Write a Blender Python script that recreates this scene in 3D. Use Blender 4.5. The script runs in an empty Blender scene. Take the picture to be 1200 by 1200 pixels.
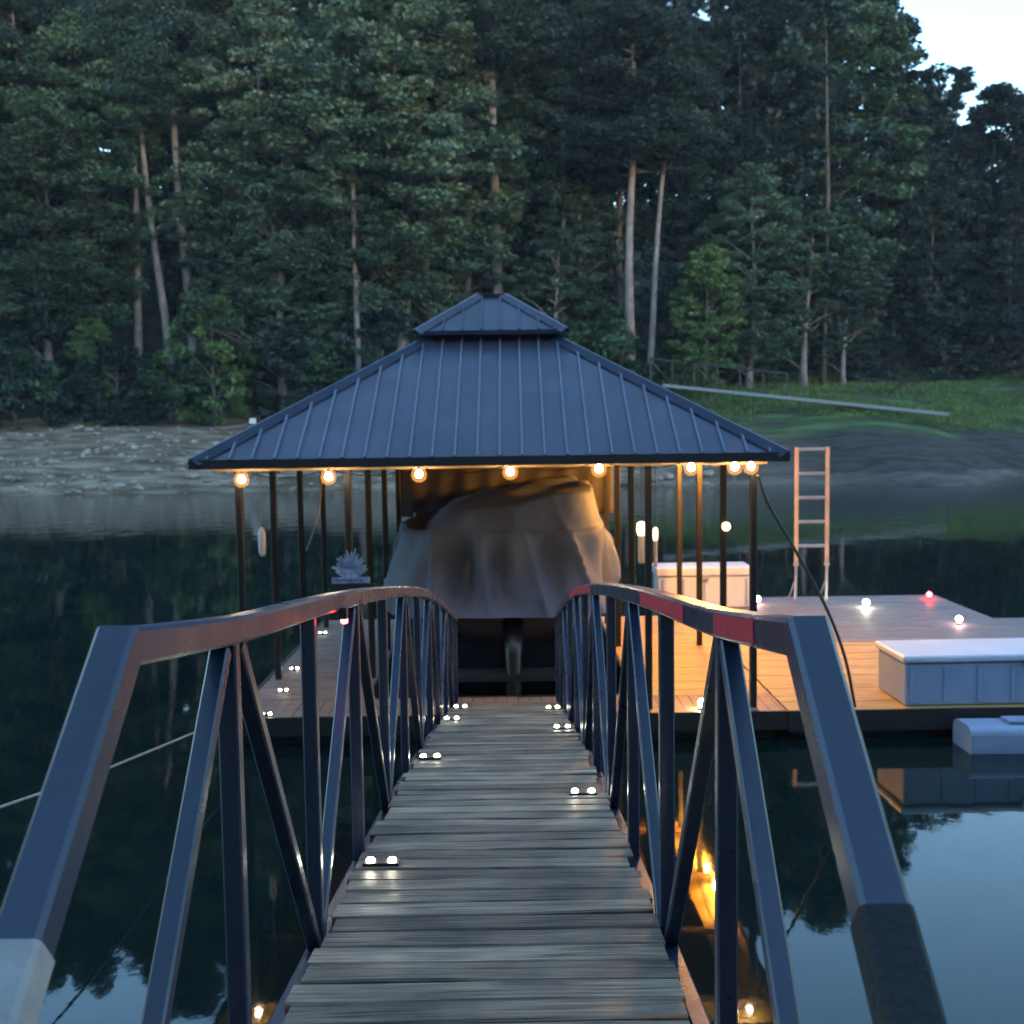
import bpy, math, random
import numpy as np
from mathutils import Vector, Matrix
random.seed(7)
R = math.radians
sc = bpy.context.scene
COL = sc.collection
# ------------------------------------------------------------------ camera
H = 3.9; F = 1300.0; PITCH = R(4.4); ROLL = R(-0.8)
CAMR = Matrix.Rotation(R(90) - PITCH, 3, 'X') @ Matrix.Rotation(ROLL, 3, 'Z')
cd = bpy.data.cameras.new('camera'); cam = bpy.data.objects.new('camera', cd); COL.objects.link(cam)
cam.matrix_world = Matrix.Translation((0, 0, H)) @ CAMR.to_4x4()
cd.sensor_width = 36; cd.lens = F / 1200 * 36; cd.clip_start = 0.05; cd.clip_end = 3000
cd.dof.use_dof = True; cd.dof.focus_distance = 3.4; cd.dof.aperture_fstop = 5.2; cd.dof.aperture_blades = 0
sc.camera = cam
def ray(px, py): return CAMR @ Vector(((px - 600) / F, (600 - py) / F, -1))
def atY(px, py, Y):
    d = ray(px, py); return Vector((0, 0, H)) + d * (Y / d.y)
def atZ(px, py, z):
    d = ray(px, py); return Vector((0, 0, H)) + d * ((z - H) / d.z)

# ------------------------------------------------------------------ materials
def mat(name, color, rough=0.6, metal=0.0, var=0.0, vscale=3.0, bump=0.0, bscale=20.0, stretch=(1, 1, 1), spec=0.5, bdist=.02,
        rvar=0.0, objvar=0.0, coat=0.0, col2=None, detail=6):
    m = bpy.data.materials.new(name); m.use_nodes = True
    nt = m.node_tree; N = nt.nodes; L = nt.links; b = N['Principled BSDF']
    b.inputs['Base Color'].default_value = (*color, 1); b.inputs['Roughness'].default_value = rough
    b.inputs['Metallic'].default_value = metal; b.inputs['Specular IOR Level'].default_value = spec
    if coat: b.inputs['Coat Weight'].default_value = coat; b.inputs['Coat Roughness'].default_value = 0.15
    tc = N.new('ShaderNodeTexCoord'); mp = N.new('ShaderNodeMapping'); mp.inputs['Scale'].default_value = stretch
    L.new(tc.outputs['Object'], mp.inputs['Vector'])
    def noise(s, d=detail):
        n = N.new('ShaderNodeTexNoise'); n.inputs['Scale'].default_value = s; n.inputs['Detail'].default_value = d
        L.new(mp.outputs[0], n.inputs['Vector']); return n
    if var or col2:
        n = noise(vscale); cr = N.new('ShaderNodeValToRGB'); cr.color_ramp.elements[0].position = 0.35; cr.color_ramp.elements[1].position = 0.65
        c2 = col2 if col2 else tuple(min(1, c * (1 + var)) for c in color)
        c1 = color if col2 else tuple(c * (1 - var) for c in color)
        cr.color_ramp.elements[0].color = (*c1, 1); cr.color_ramp.elements[1].color = (*c2, 1)
        L.new(n.outputs['Fac'], cr.inputs[0]); out = cr.outputs[0]
        if objvar:
            oi = N.new('ShaderNodeObjectInfo'); mr = N.new('ShaderNodeMapRange')
            mr.inputs['To Min'].default_value = 1 - objvar; mr.inputs['To Max'].default_value = 1 + objvar
            L.new(oi.outputs['Random'], mr.inputs['Value']); hs = N.new('ShaderNodeHueSaturation')
            L.new(out, hs.inputs['Color']); L.new(mr.outputs[0], hs.inputs['Value']); out = hs.outputs[0]
        L.new(out, b.inputs['Base Color'])
    if rvar:
        n = noise(vscale * 2.3); mr = N.new('ShaderNodeMapRange'); mr.inputs['From Min'].default_value = 0.3; mr.inputs['From Max'].default_value = 0.7
        mr.inputs['To Min'].default_value = max(0.03, rough - rvar); mr.inputs['To Max'].default_value = min(1, rough + rvar)
        L.new(n.outputs['Fac'], mr.inputs['Value']); L.new(mr.outputs[0], b.inputs['Roughness'])
    if bump:
        n = noise(bscale); bp = N.new('ShaderNodeBump'); bp.inputs['Strength'].default_value = bump; bp.inputs['Distance'].default_value = bdist
        L.new(n.outputs['Fac'], bp.inputs['Height']); L.new(bp.outputs[0], b.inputs['Normal'])
    return m
def emis(name, color, strength):
    m = bpy.data.materials.new(name); m.use_nodes = True; b = m.node_tree.nodes['Principled BSDF']
    b.inputs['Base Color'].default_value = (*color, 1); b.inputs['Emission Color'].default_value = (*color, 1)
    b.inputs['Emission Strength'].default_value = strength
    return m
def leafmat(name, c1, c2, objvar=0.42):
    m = mat(name, c1, 0.55, var=0, col2=c2, vscale=0.35, objvar=objvar, spec=0.25, detail=3)
    nt = m.node_tree; N = nt.nodes; L = nt.links; b = N['Principled BSDF']
    src = b.inputs['Base Color'].links[0].from_socket
    tr = N.new('ShaderNodeBsdfTranslucent'); L.new(src, tr.inputs['Color'])
    mx = N.new('ShaderNodeMixShader'); mx.inputs[0].default_value = 0.15
    L.new(b.outputs[0], mx.inputs[1]); L.new(tr.outputs[0], mx.inputs[2]); L.new(mx.outputs[0], N['Material Output'].inputs['Surface'])
    return m
M = {}
M['steel'] = mat('dark painted steel', (.014, .020, .042), .3, var=.15, vscale=3, bump=.03, bscale=60, rvar=.05, spec=.6)
M['steel_grey'] = mat('chalky grey steel', (.34, .30, .27), .7, var=.15, vscale=9, bump=.2, bscale=60)
M['steel_black'] = mat('black rubbery paint', (.006, .006, .007), .75, var=.3, vscale=9, bump=.3, bscale=70)
M['red_glow'] = mat('painted red lamp light', (.48, .010, .024), .5, var=.12, vscale=30, bump=.1, bscale=150)  # red lamp light on the rail, put into a colour
M['roof'] = mat('slate blue roof metal', (.074, .066, .088), .38, metal=.4, var=.12, vscale=1.2, rvar=.08, stretch=(1, 1, 1), spec=.5)
M['roof_trim'] = mat('dark roof trim', (.022, .026, .045), .42, metal=.3, var=.15, vscale=4)
M['seam'] = mat('seam ridges with painted sheen', (.13, .14, .18), .4, metal=.3, var=.1)  # sky light caught by the ridges is put into this lighter colour
M['fascia'] = mat('brown black fascia', (.018, .014, .013), .5, var=.2, vscale=4)
M['post'] = mat('brown black post', (.012, .009, .008), .5, var=.25, vscale=5, spec=.4)
M['beam'] = mat('pine soffit boards', (.34, .22, .10), .6, var=.2, vscale=2, stretch=(.4, 3, 3), bump=.2, bscale=30)
M['soffit'] = mat('soffit with painted bulb light', (.55, .38, .09), .5, var=.12, vscale=3)  # yellow light of the bulbs is put into the soffit colour
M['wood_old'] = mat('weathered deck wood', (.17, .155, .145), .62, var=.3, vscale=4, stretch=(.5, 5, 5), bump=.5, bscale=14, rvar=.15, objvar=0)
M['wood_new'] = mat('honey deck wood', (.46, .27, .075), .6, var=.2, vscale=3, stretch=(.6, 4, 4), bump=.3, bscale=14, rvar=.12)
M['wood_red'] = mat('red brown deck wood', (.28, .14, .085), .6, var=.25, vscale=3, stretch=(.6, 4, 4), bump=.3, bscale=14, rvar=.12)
M['black'] = mat('black float plastic', (.006, .006, .007), .55, var=.2, vscale=3)
M['white'] = mat('white moulded plastic', (.55, .56, .60), .4, var=.06, vscale=2, spec=.4)
M['white_side'] = mat('pale plastic with painted side shade', (.26, .30, .40), .5, var=.08, vscale=2)  # bluish shade of the white boxes' sides put into the colour; float shares it
M['cover'] = mat('silver grey boat cover', (.098, .112, .165), .68, var=.06, vscale=1.3, bump=.45, bscale=2.2, rvar=.05, spec=.25, bdist=.1, detail=2)
M['hull'] = mat('black gloss hull', (.006, .007, .01), .2, spec=.6)
M['tarp'] = mat('brown grey tarp', (.045, .038, .038), .8, var=.15, vscale=2, bump=.3, bscale=4)
M['alu'] = mat('dull aluminium', (.45, .47, .5), .4, metal=.8, var=.1)
M['alu_dark'] = mat('dull dark metal', (.03, .03, .032), .35, metal=.7, var=.2)
M['ladder'] = mat('tan ladder rail', (.42, .30, .22), .5, var=.15, vscale=3)
M['rope'] = mat('pale rope', (.30, .27, .22), .85, var=.2, vscale=20)
M['cable'] = mat('black cable', (.008, .008, .01), .5)
M['socket'] = mat('black bulb socket', (.01, .01, .01), .5)
M['lamp_body'] = mat('frosted lamp casing', (.3, .3, .3), .4)
M['sign'] = mat('pale painted metal', (.22, .25, .32), .45, var=.4, vscale=14, spec=.4)
M['sign_ink'] = mat('blue lettering paint', (.05, .08, .22), .5)
M['bark'] = mat('grey brown bark', (.085, .07, .065), .9, var=.35, vscale=3, stretch=(1, 1, .3), bump=.6, bscale=4)
M['bark_pale'] = mat('pale bark', (.17, .142, .140), .85, var=.35, vscale=2.5, stretch=(1, 1, .5), bump=.4, bscale=4)
M['leaf_a'] = leafmat('deep green leaves', (.017, .042, .025), (.058, .104, .056))
M['leaf_b'] = leafmat('grey green leaves', (.028, .054, .036), (.088, .132, .084))
M['leaf_pine'] = leafmat('pine needles', (.015, .034, .028), (.034, .062, .048))
M['leaf_bright'] = leafmat('fresh green leaves', (.060, .105, .036), (.115, .180, .060), .15)
M['leaf_dark'] = leafmat('dark leaves', (.012, .024, .022), (.024, .042, .036))
M['rock'] = mat('bank stones', (.10, .078, .060), .9, col2=(.33, .27, .22), vscale=1.5, bump=.5, bscale=6)
M['bulb'] = emis('warm glowing bulb', (1.0, .76, .48), 22)
M['bulb_side'] = emis('warm glowing bulb of the side string', (1.0, .43, .07), 380)
gm2 = bpy.data.materials.new('amber bulb halo'); gm2.use_nodes = True
_n = gm2.node_tree.nodes; _t = _n.new('ShaderNodeBsdfTransparent'); _e = _n.new('ShaderNodeEmission'); _x = _n.new('ShaderNodeMixShader')
_e.inputs[0].default_value = (1.0, .42, .08, 1); _e.inputs[1].default_value = .2; _x.inputs[0].default_value = .24
gm2.node_tree.links.new(_t.outputs[0], _x.inputs[1]); gm2.node_tree.links.new(_e.outputs[0], _x.inputs[2]); gm2.node_tree.links.new(_x.outputs[0], _n['Material Output'].inputs['Surface'])
M['glow_shell'] = gm2  # glowing shell added round each bulb to imitate camera bloom
M['led'] = emis('cool white led', (1.0, .95, .70), 12)
M['led_red'] = emis('red led', (1.0, .02, .02), 14)
M['led_pink'] = emis('pinkish led', (1.0, .55, .5), 8)
M['lantern'] = emis('warm lantern glow', (1.0, .70, .35), .5)
M['lantern_body'] = mat('peach lantern body', (.6, .42, .3), .5)

# ------------------------------------------------------------------ mesh helpers
class MB:
    def __init__(s): s.v = []; s.f = []
    def add(s, vs, fs):
        o = len(s.v); s.v += [tuple(v) for v in vs]; s.f += [tuple(i + o for i in f) for f in fs]; return s
    def box(s, x0, x1, y0, y1, z0, z1, c=0.0):
        if c:
            return s.prism_loop([(x0 + c, z0), (x1 - c, z0), (x1, z0 + c), (x1, z1 - c), (x1 - c, z1), (x0 + c, z1), (x0, z1 - c), (x0, z0 + c)], y0, y1)
        vs = [(x, y, z) for x in (x0, x1) for y in (y0, y1) for z in (z0, z1)]
        return s.add(vs, [(0, 1, 3, 2), (4, 6, 7, 5), (0, 4, 5, 1), (2, 3, 7, 6), (0, 2, 6, 4), (1, 5, 7, 3)])
    def prism_loop(s, loop, y0, y1):
        n = len(loop); vs = [(x, y0, z) for x, z in loop] + [(x, y1, z) for x, z in loop]
        return s.add(vs, [tuple(range(n)), tuple(range(2 * n - 1, n - 1, -1))] + [((i + 1) % n, i, n + i, n + (i + 1) % n) for i in range(n)])
    def sweep(s, pts, prof, side=Vector((1, 0, 0)), cap=True):
        pts = [Vector(p) for p in pts]; n = len(prof); vs = []
        for i, p in enumerate(pts):
            t = (pts[min(i + 1, len(pts) - 1)] - pts[max(i - 1, 0)]).normalized()
            a = (side - t * side.dot(t)); a = a.normalized() if a.length > 1e-4 else Vector((0, 1, 0)); b = t.cross(a)
            vs += [p + a * u + b * w for u, w in prof]
        fs = [(k * n + i, k * n + (i + 1) % n, (k + 1) * n + (i + 1) % n, (k + 1) * n + i) for k in range(len(pts) - 1) for i in range(n)]
        if cap: fs += [tuple(range(n - 1, -1, -1)), tuple(range((len(pts) - 1) * n, len(pts) * n))]
        return s.add(vs, fs)
    def bar(s, a, b, w, h, side=Vector((1, 0, 0)), c=0.006):
        return s.sweep([a, b], chprof(w, h, c), side)
    def tube(s, pts, r, n=8, side=Vector((1, 0, 0))):
        return s.sweep(pts, [(r * math.cos(2 * math.pi * i / n), r * math.sin(2 * math.pi * i / n)) for i in range(n)], side)
    def taper(s, pts, rs, n=7):
        pts = [Vector(p) for p in pts]; vs = []
        for i, p in enumerate(pts):
            t = (pts[min(i + 1, len(pts) - 1)] - pts[max(i - 1, 0)]).normalized()
            a = Vector((1, 0, 0)); a = a - t * a.dot(t)
            if a.length < .1: a = Vector((0, 1, 0)) - t * t.y
            a.normalize(); b = t.cross(a)
            vs += [p + (a * math.cos(2 * math.pi * k / n) + b * math.sin(2 * math.pi * k / n)) * rs[i] for k in range(n)]
        fs = [(k * n + i, k * n + (i + 1) % n, (k + 1) * n + (i + 1) % n, (k + 1) * n + i) for k in range(len(pts) - 1) for i in range(n)]
        return s.add(vs, fs + [tuple(range(n - 1, -1, -1))])
    def lathe(s, prof, c=(0, 0, 0), n=16):
        vs = [(c[0] + r * math.cos(2 * math.pi * k / n), c[1] + r * math.sin(2 * math.pi * k / n), c[2] + z) for r, z in prof for k in range(n)]
        m = len(prof)
        return s.add(vs, [(j * n + k, j * n + (k + 1) % n, (j + 1) * n + (k + 1) % n, (j + 1) * n + k) for j in range(m - 1) for k in range(n)] + [tuple(range(n - 1, -1, -1)), tuple(range((m - 1) * n, m * n))])
    def build(s, name, m, parent=None, smooth=False):
        me = bpy.data.meshes.new(name); me.from_pydata(s.v, [], s.f); me.update(); me.materials.append(m)
        if smooth: me.polygons.foreach_set('use_smooth', [True] * len(me.polygons))
        o = bpy.data.objects.new(name, me); COL.objects.link(o)
        if parent is not None:
            o.parent = parent; mw = root_matrix(parent); o.matrix_parent_inverse = mw.inverted()
        return o
def root_matrix(p):
    m = Matrix.Translation(p.location)
    if p.parent: return m @ root_matrix(p.parent) if p.location.length else root_matrix(p.parent)
    return m
def chprof(w, h, c=0.006):
    w /= 2; h /= 2
    return [(-w + c, -h), (w - c, -h), (w, -h + c), (w, h - c), (w - c, h), (-w + c, h), (-w, h - c), (-w, -h + c)]
def tag(o, label, cat=None, group=None, kind=None):
    if kind: o['kind'] = kind
    if label: o['label'] = label
    if cat: o['category'] = cat
    if group: o['group'] = group
    return o
def empty(name, loc, label, cat, group=None):
    o = bpy.data.objects.new(name, None); o.location = loc; o.empty_display_size = .2; COL.objects.link(o)
    return tag(o, label, cat, group)
def copy_thing(root, loc, label, rotz=0, scale=None):
    c = root.copy(); COL.objects.link(c); c.location = loc; c.rotation_euler = (0, 0, rotz)
    if scale is not None: c.scale = scale
    c['label'] = label
    for ch in list(root.children):
        d = ch.copy(); COL.objects.link(d); d.parent = c
        for g in list(ch.children):
            e = g.copy(); COL.objects.link(e); e.parent = d
    return c
def npmesh(name, V, Fc, m, nv=4, smooth=False):
    me = bpy.data.meshes.new(name); V = np.asarray(V, np.float32); Fc = np.asarray(Fc, np.int32)
    me.vertices.add(len(V)); me.vertices.foreach_set('co', V.ravel())
    me.loops.add(Fc.size); me.loops.foreach_set('vertex_index', Fc.ravel())
    me.polygons.add(len(Fc)); me.polygons.foreach_set('loop_start', np.arange(0, Fc.size, nv, dtype=np.int32))
    if smooth: me.polygons.foreach_set('use_smooth', np.ones(len(Fc), bool))
    me.update(calc_edges=True); me.materials.append(m); return me

# ------------------------------------------------------------------ terrain, water, sky
def sstep(a, b, x): t = np.clip((x - a) / (b - a), 0, 1); return t * t * (3 - 2 * t)
def wav(X, Y, s, k=0): return np.sin(X / s + 1.3 * k + .7 * np.sin(Y / s * .8 + k)) * np.cos(Y / s * 1.1 - .5 * k + .6 * np.sin(X / s * .7))
def foot(X): return 94 + 16 * sstep(4, 20, X) + 1.5 * wav(X, X * 0, 5)
def terrain(X, Y):
    X = np.asarray(X, float); Y = np.asarray(Y, float)
    shore = 71 + 1.6 * wav(X, X * 0, 9, 1) + 5 * sstep(26, 34, X) - 3 * sstep(20, 27, X) * (1 - sstep(30, 36, X))
    ft = foot(X); hf = 4.3 + 3.2 * sstep(4, 20, X)
    t = np.clip((Y - shore) / (ft - shore), -1, 1)
    bank = np.where(t > 0, hf * (1 - (1 - np.clip(t, 0, 1)) ** 1.5), 8 * t)
    hill = .52 - .17 * sstep(8, 24, X)
    up = np.where(Y > ft, (Y - ft) * hill, 0); up = np.where(up > 34, 34 + (up - 34) * .2, up)
    far = np.clip(bank, -2.5, None) + up + (.22 * wav(X, Y, 3.1) + .10 * wav(X, Y, 1.3, 2)) * sstep(0, .3, t) * (1 - .85 * sstep(2, 14, X) * (1 - sstep(1, 1.2, (Y - shore) / (ft - shore))))
    side = 2.35 - 4.8 * sstep(.6, 4.6, Y + .35 * wav(X, Y, 1.7, 3)) + .08 * wav(X, Y, .8) + np.clip((-5 - Y) * .3, 0, 12)
    z = np.where(Y < 20, side, far)
    return z
def th(x, y): return float(terrain(np.array([x]), np.array([y]))[0])
xs = np.concatenate([np.linspace(-700, -80, 30)[:-1], np.linspace(-80, 80, 260), np.linspace(80, 700, 30)[1:]])
ys = np.concatenate([np.linspace(-400, -6, 12)[:-1], np.linspace(-6, 6, 60), np.linspace(6, 66, 8)[1:], np.linspace(66, 130, 160)[1:], np.linspace(130, 900, 40)[1:]])
GX, GY = np.meshgrid(xs, ys); GZ = terrain(GX, GY)
V = np.stack([GX, GY, GZ], -1).reshape(-1, 3); nx = len(xs); ny = len(ys)
idx = np.arange(nx * ny).reshape(ny, nx)
Fq = np.stack([idx[:-1, :-1], idx[:-1, 1:], idx[1:, 1:], idx[1:, :-1]], -1).reshape(-1, 4)
gm = bpy.data.materials.new('bank ground'); gm.use_nodes = True
nt = gm.node_tree; N = nt.nodes; L = nt.links; b = N['Principled BSDF']; b.inputs['Roughness'].default_value = .95; b.inputs['Specular IOR Level'].default_value = .15
geo = N.new('ShaderNodeNewGeometry'); sep = N.new('ShaderNodeSeparateXYZ'); L.new(geo.outputs['Position'], sep.inputs[0])
def nz(scale, detail=8, stretch=(1, 1, 1)):
    mp = N.new('ShaderNodeMapping'); mp.inputs['Scale'].default_value = stretch; L.new(geo.outputs['Position'], mp.inputs[0])
    n = N.new('ShaderNodeTexNoise'); n.inputs['Scale'].default_value = scale; n.inputs['Detail'].default_value = detail; L.new(mp.outputs[0], n.inputs[0]); return n.outputs['Fac']
def ramp(src, stops):
    c = N.new('ShaderNodeValToRGB'); e = c.color_ramp.elements
    while len(e) < len(stops): e.new(.5)
    for k, (p, cc) in enumerate(stops): e[k].position = p; e[k].color = (*cc, 1)
    L.new(src, c.inputs[0]); return c.outputs[0]
def mth(op, a, bb):
    m_ = N.new('ShaderNodeMath'); m_.operation = op
    for i, q in enumerate((a, bb)):
        if isinstance(q, (int, float)): m_.inputs[i].default_value = q
        else: L.new(q, m_.inputs[i])
    return m_.outputs[0]
def mixc(f, a, bb):
    m_ = N.new('ShaderNodeMix'); m_.data_type = 'RGBA'
    L.new(f, m_.inputs[0]) if not isinstance(f, float) else None
    L.new(a, m_.inputs[6]); L.new(bb, m_.inputs[7]); return m_.outputs[2]
sand = ramp(nz(.9, 10, (.35, 1, 1)), [(.34, (.080, .052, .033)), (.5, (.165, .117, .080)), (.66, (.28, .21, .15))])
mud0 = ramp(nz(1.3, 12, (.5, 1, 1)), [(.36, (.028, .024, .021)), (.6, (.060, .052, .045))])
pale = ramp(nz(1.1, 12, (.3, 1, 1)), [(.4, (.07, .06, .052)), (.6, (.11, .096, .085))])
mud = mixc(ramp(mth('ADD', sep.outputs['Z'], mth('MULTIPLY', mth('SUBTRACT', nz(.12, 4), .5), 2.2)), [(0, (.3, .3, .3)), (.16, (1, 1, 1)), (.5, (1, 1, 1)), (.62, (0, 0, 0))]), mud0, pale)
grass = ramp(nz(.45, 14, (.35, 1, 1)), [(.36, (.040, .036, .028)), (.5, (.042, .064, .025)), (.64, (.085, .135, .045))])
litter = ramp(nz(.8, 8), [(.35, (.035, .030, .022)), (.65, (.075, .062, .045))])
hh = mth('ADD', sep.outputs['Z'], mth('MULTIPLY', mth('SUBTRACT', nz(.35, 6, (.3, 1, 1)), .5), 5.0))
rightw = ramp(mth('DIVIDE', mth('SUBTRACT', sep.outputs['X'], 6.0), 16.0), [(0, (0, 0, 0)), (1, (1, 1, 1))])
low = mixc(rightw, sand, mud)
gl = ramp(mth('DIVIDE', mth('SUBTRACT', hh, 2.6), 1.0), [(0.1, (0, 0, 0)), (.9, (1, 1, 1))])
gll = ramp(mth('DIVIDE', mth('SUBTRACT', hh, 4.3), 1.0), [(0.1, (0, 0, 0)), (.9, (1, 1, 1))])
c1 = mixc(mixc(rightw, gll, gl), low, grass)
lf = ramp(mth('DIVIDE', mth('SUBTRACT', hh, 8.0), 2.0), [(0, (0, 0, 0)), (1, (1, 1, 1))])
c2 = mixc(lf, c1, litter)
L.new(c2, b.inputs['Base Color'])
bp = N.new('ShaderNodeBump'); bp.inputs['Strength'].default_value = .8; bp.inputs['Distance'].default_value = .25
L.new(nz(2.2, 12, (.7, 1, 1)), bp.inputs['Height']); L.new(bp.outputs[0], b.inputs['Normal'])
go = bpy.data.objects.new('ground', npmesh('ground', V, Fq, gm, smooth=True)); COL.objects.link(go)
tag(go, None, kind='structure')

wm = bpy.data.materials.new('still lake water'); wm.use_nodes = True
nt = wm.node_tree; N = nt.nodes; L = nt.links; b = N['Principled BSDF']
b.inputs['Base Color'].default_value = (.003, .010, .009, 1); b.inputs['Roughness'].default_value = .03; b.inputs['IOR'].default_value = 1.36
geo = N.new('ShaderNodeNewGeometry')
bp = N.new('ShaderNodeBump'); bp.inputs['Strength'].default_value = .09; bp.inputs['Distance'].default_value = .035
sep = N.new('ShaderNodeSeparateXYZ'); L.new(geo.outputs['Position'], sep.inputs[0])
breeze = N.new('ShaderNodeMapRange'); breeze.interpolation_type = 'SMOOTHSTEP'; L.new(sep.outputs['Y'], breeze.inputs[0])
for i_, v_ in ((1, 32), (2, 62), (3, 1), (4, 14)): breeze.inputs[i_].default_value = v_
L.new(mth('MULTIPLY', nz(1.1, 5, (1, .6, 1)), breeze.outputs[0]), bp.inputs['Height']); L.new(bp.outputs[0], b.inputs['Normal'])
wo = MB().add([(-700, -6, 0), (700, -6, 0), (700, 120, 0), (-700, 120, 0)], [(0, 1, 2, 3)]).build('water', wm); tag(wo, None, kind='structure')

world = bpy.data.worlds.new('World'); sc.world = world; world.use_nodes = True
nt = world.node_tree; bg = nt.nodes['Background']
sky = nt.nodes.new('ShaderNodeTexSky'); sky.sky_type = 'NISHITA'; sky.sun_disc = False
SUN_EL = R(5.5); SUN_ROT = R(150)
sky.sun_elevation = SUN_EL; sky.sun_rotation = SUN_ROT; sky.air_density = 1.2; sky.dust_density = .3; sky.ozone_density = 3.1
nt.links.new(sky.outputs[0], bg.inputs[0]); bg.inputs[1].default_value = .15
sl = bpy.data.lights.new('sun', 'SUN'); so = bpy.data.objects.new('sun', sl); COL.objects.link(so)
sl.energy = .03; sl.angle = R(20); sl.color = (1, .93, .88)
sd = Vector((math.sin(SUN_ROT) * math.cos(SUN_EL), math.cos(SUN_ROT) * math.cos(SUN_EL), math.sin(SUN_EL)))
so.rotation_euler = sd.to_track_quat('Z', 'Y').to_euler(); so.location = (0, -20, 30)

# ------------------------------------------------------------------ gangway
CX = -.09; DW = .575; TX = .61
def D(y): return H - (1.38 + .072 * y + .0056 * y * y)      # deck height
def RH(y): return 1.155 + .042 * max(0, min(1, (2.9 - y) / 1.0)) ** 1.3 - .135 * max(0, min(1, (y - 8.5) / 4.5)) ** 1.3
def RT(y): return D(y) + RH(y)
YE = 13.0
gw = empty('gangway', (CX, YE, D(YE)), 'long arched steel gangway with grey plank deck leading down to the pavilion', 'gangway')
rng = random.Random(3)
mb = MB(); y = -.6
while y < YE - .05:
    w = .14 + rng.uniform(-.004, .003); y1 = min(y + w, YE)
    x0 = CX - DW + rng.uniform(-.02, .02); x1 = CX + DW + rng.uniform(-.02, .02)
    za, zb = D(y), D(y1); dz = rng.uniform(-.003, .003); tl = rng.uniform(-.0025, .0025)
    nseg = 5; vs = []
    for k in range(nseg + 1):
        x = x0 + (x1 - x0) * k / nseg; e = rng.uniform(-.0025, .0025) + tl * (k - 2.5); q = rng.uniform(-.003, .003)
        c = .006
        vs += [(x, y + q, za - .038), (x, y + q, za - c + dz + e), (x, y + q + c, za + dz + e), (x, y1 - c + q, zb + dz + e * .6), (x, y1 + q, zb - c + dz + e * .6), (x, y1 + q, zb - .038)]
    fs = [tuple(range(5, -1, -1)), tuple(range(nseg * 6, nseg * 6 + 6))]
    for k in range(nseg):
        for j in range(6): fs.append((k * 6 + j, k * 6 + (j + 1) % 6, (k + 1) * 6 + (j + 1) % 6, (k + 1) * 6 + j))
    mb.add(vs, fs); y = y1 + rng.uniform(.006, .012)
# plank wood: per-plank tone through a cell pattern along Y
pm = bpy.data.materials.new('grey gangway planks'); pm.use_nodes = True
nt = pm.node_tree; N = nt.nodes; L = nt.links; b = N['Principled BSDF']
geo = N.new('ShaderNodeNewGeometry')
isl = geo.outputs['Random Per Island']
tone = ramp(isl, [(0, (.125, .080, .050)), (.35, (.205, .138, .090)), (.7, (.265, .18, .118)), (1, (.36, .25, .165))])
gr = ramp(nz(7, 14, (.45, 9, 9)), [(.34, (.28, .27, .27)), (.44, (.8, .78, .76)), (.56, (1.05, 1.02, .98)), (.68, (1.5, 1.45, 1.4))])
dirt = ramp(nz(2.2, 6, (1, 1.4, 1)), [(.35, (.55, .55, .56)), (.6, (1.1, 1.08, 1.05))])
def mul(a, c_):
    m_ = N.new('ShaderNodeMix'); m_.data_type = 'RGBA'; m_.blend_type = 'MULTIPLY'; m_.inputs[0].default_value = 1
    L.new(a, m_.inputs[6]); L.new(c_, m_.inputs[7]); return m_.outputs[2]
L.new(mul(mul(tone, gr), dirt), b.inputs['Base Color'])
rr = N.new('ShaderNodeMapRange'); rr.inputs['From Min'].default_value = .35; rr.inputs['From Max'].default_value = .65; rr.inputs['To Min'].default_value = .45; rr.inputs['To Max'].default_value = .85; b.inputs['Specular IOR Level'].default_value = .4
L.new(nz(3.1, 5), rr.inputs[0]); L.new(rr.outputs[0], b.inputs['Roughness'])
bp = N.new('ShaderNodeBump'); bp.inputs['Strength'].default_value = .7; bp.inputs['Distance'].default_value = .012
L.new(nz(9, 12, (.4, 9, 9)), bp.inputs['Height']); L.new(bp.outputs[0], b.inputs['Normal'])
mb.build('deck', pm, gw)
ysamp = [1.932 + (YE - 1.94) * i / 40 for i in range(41)]
SX = [(CX - TX, -1), (CX + TX, 1)]
def P(x, y, z): return Vector((x, y, z))
BC = .10   # bottom chord centre below deck surface
topsY = [2.68 + 2.12 * k for k in range(5)]; botsY = [1.62 + 2.12 * k for k in range(6)]
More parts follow.
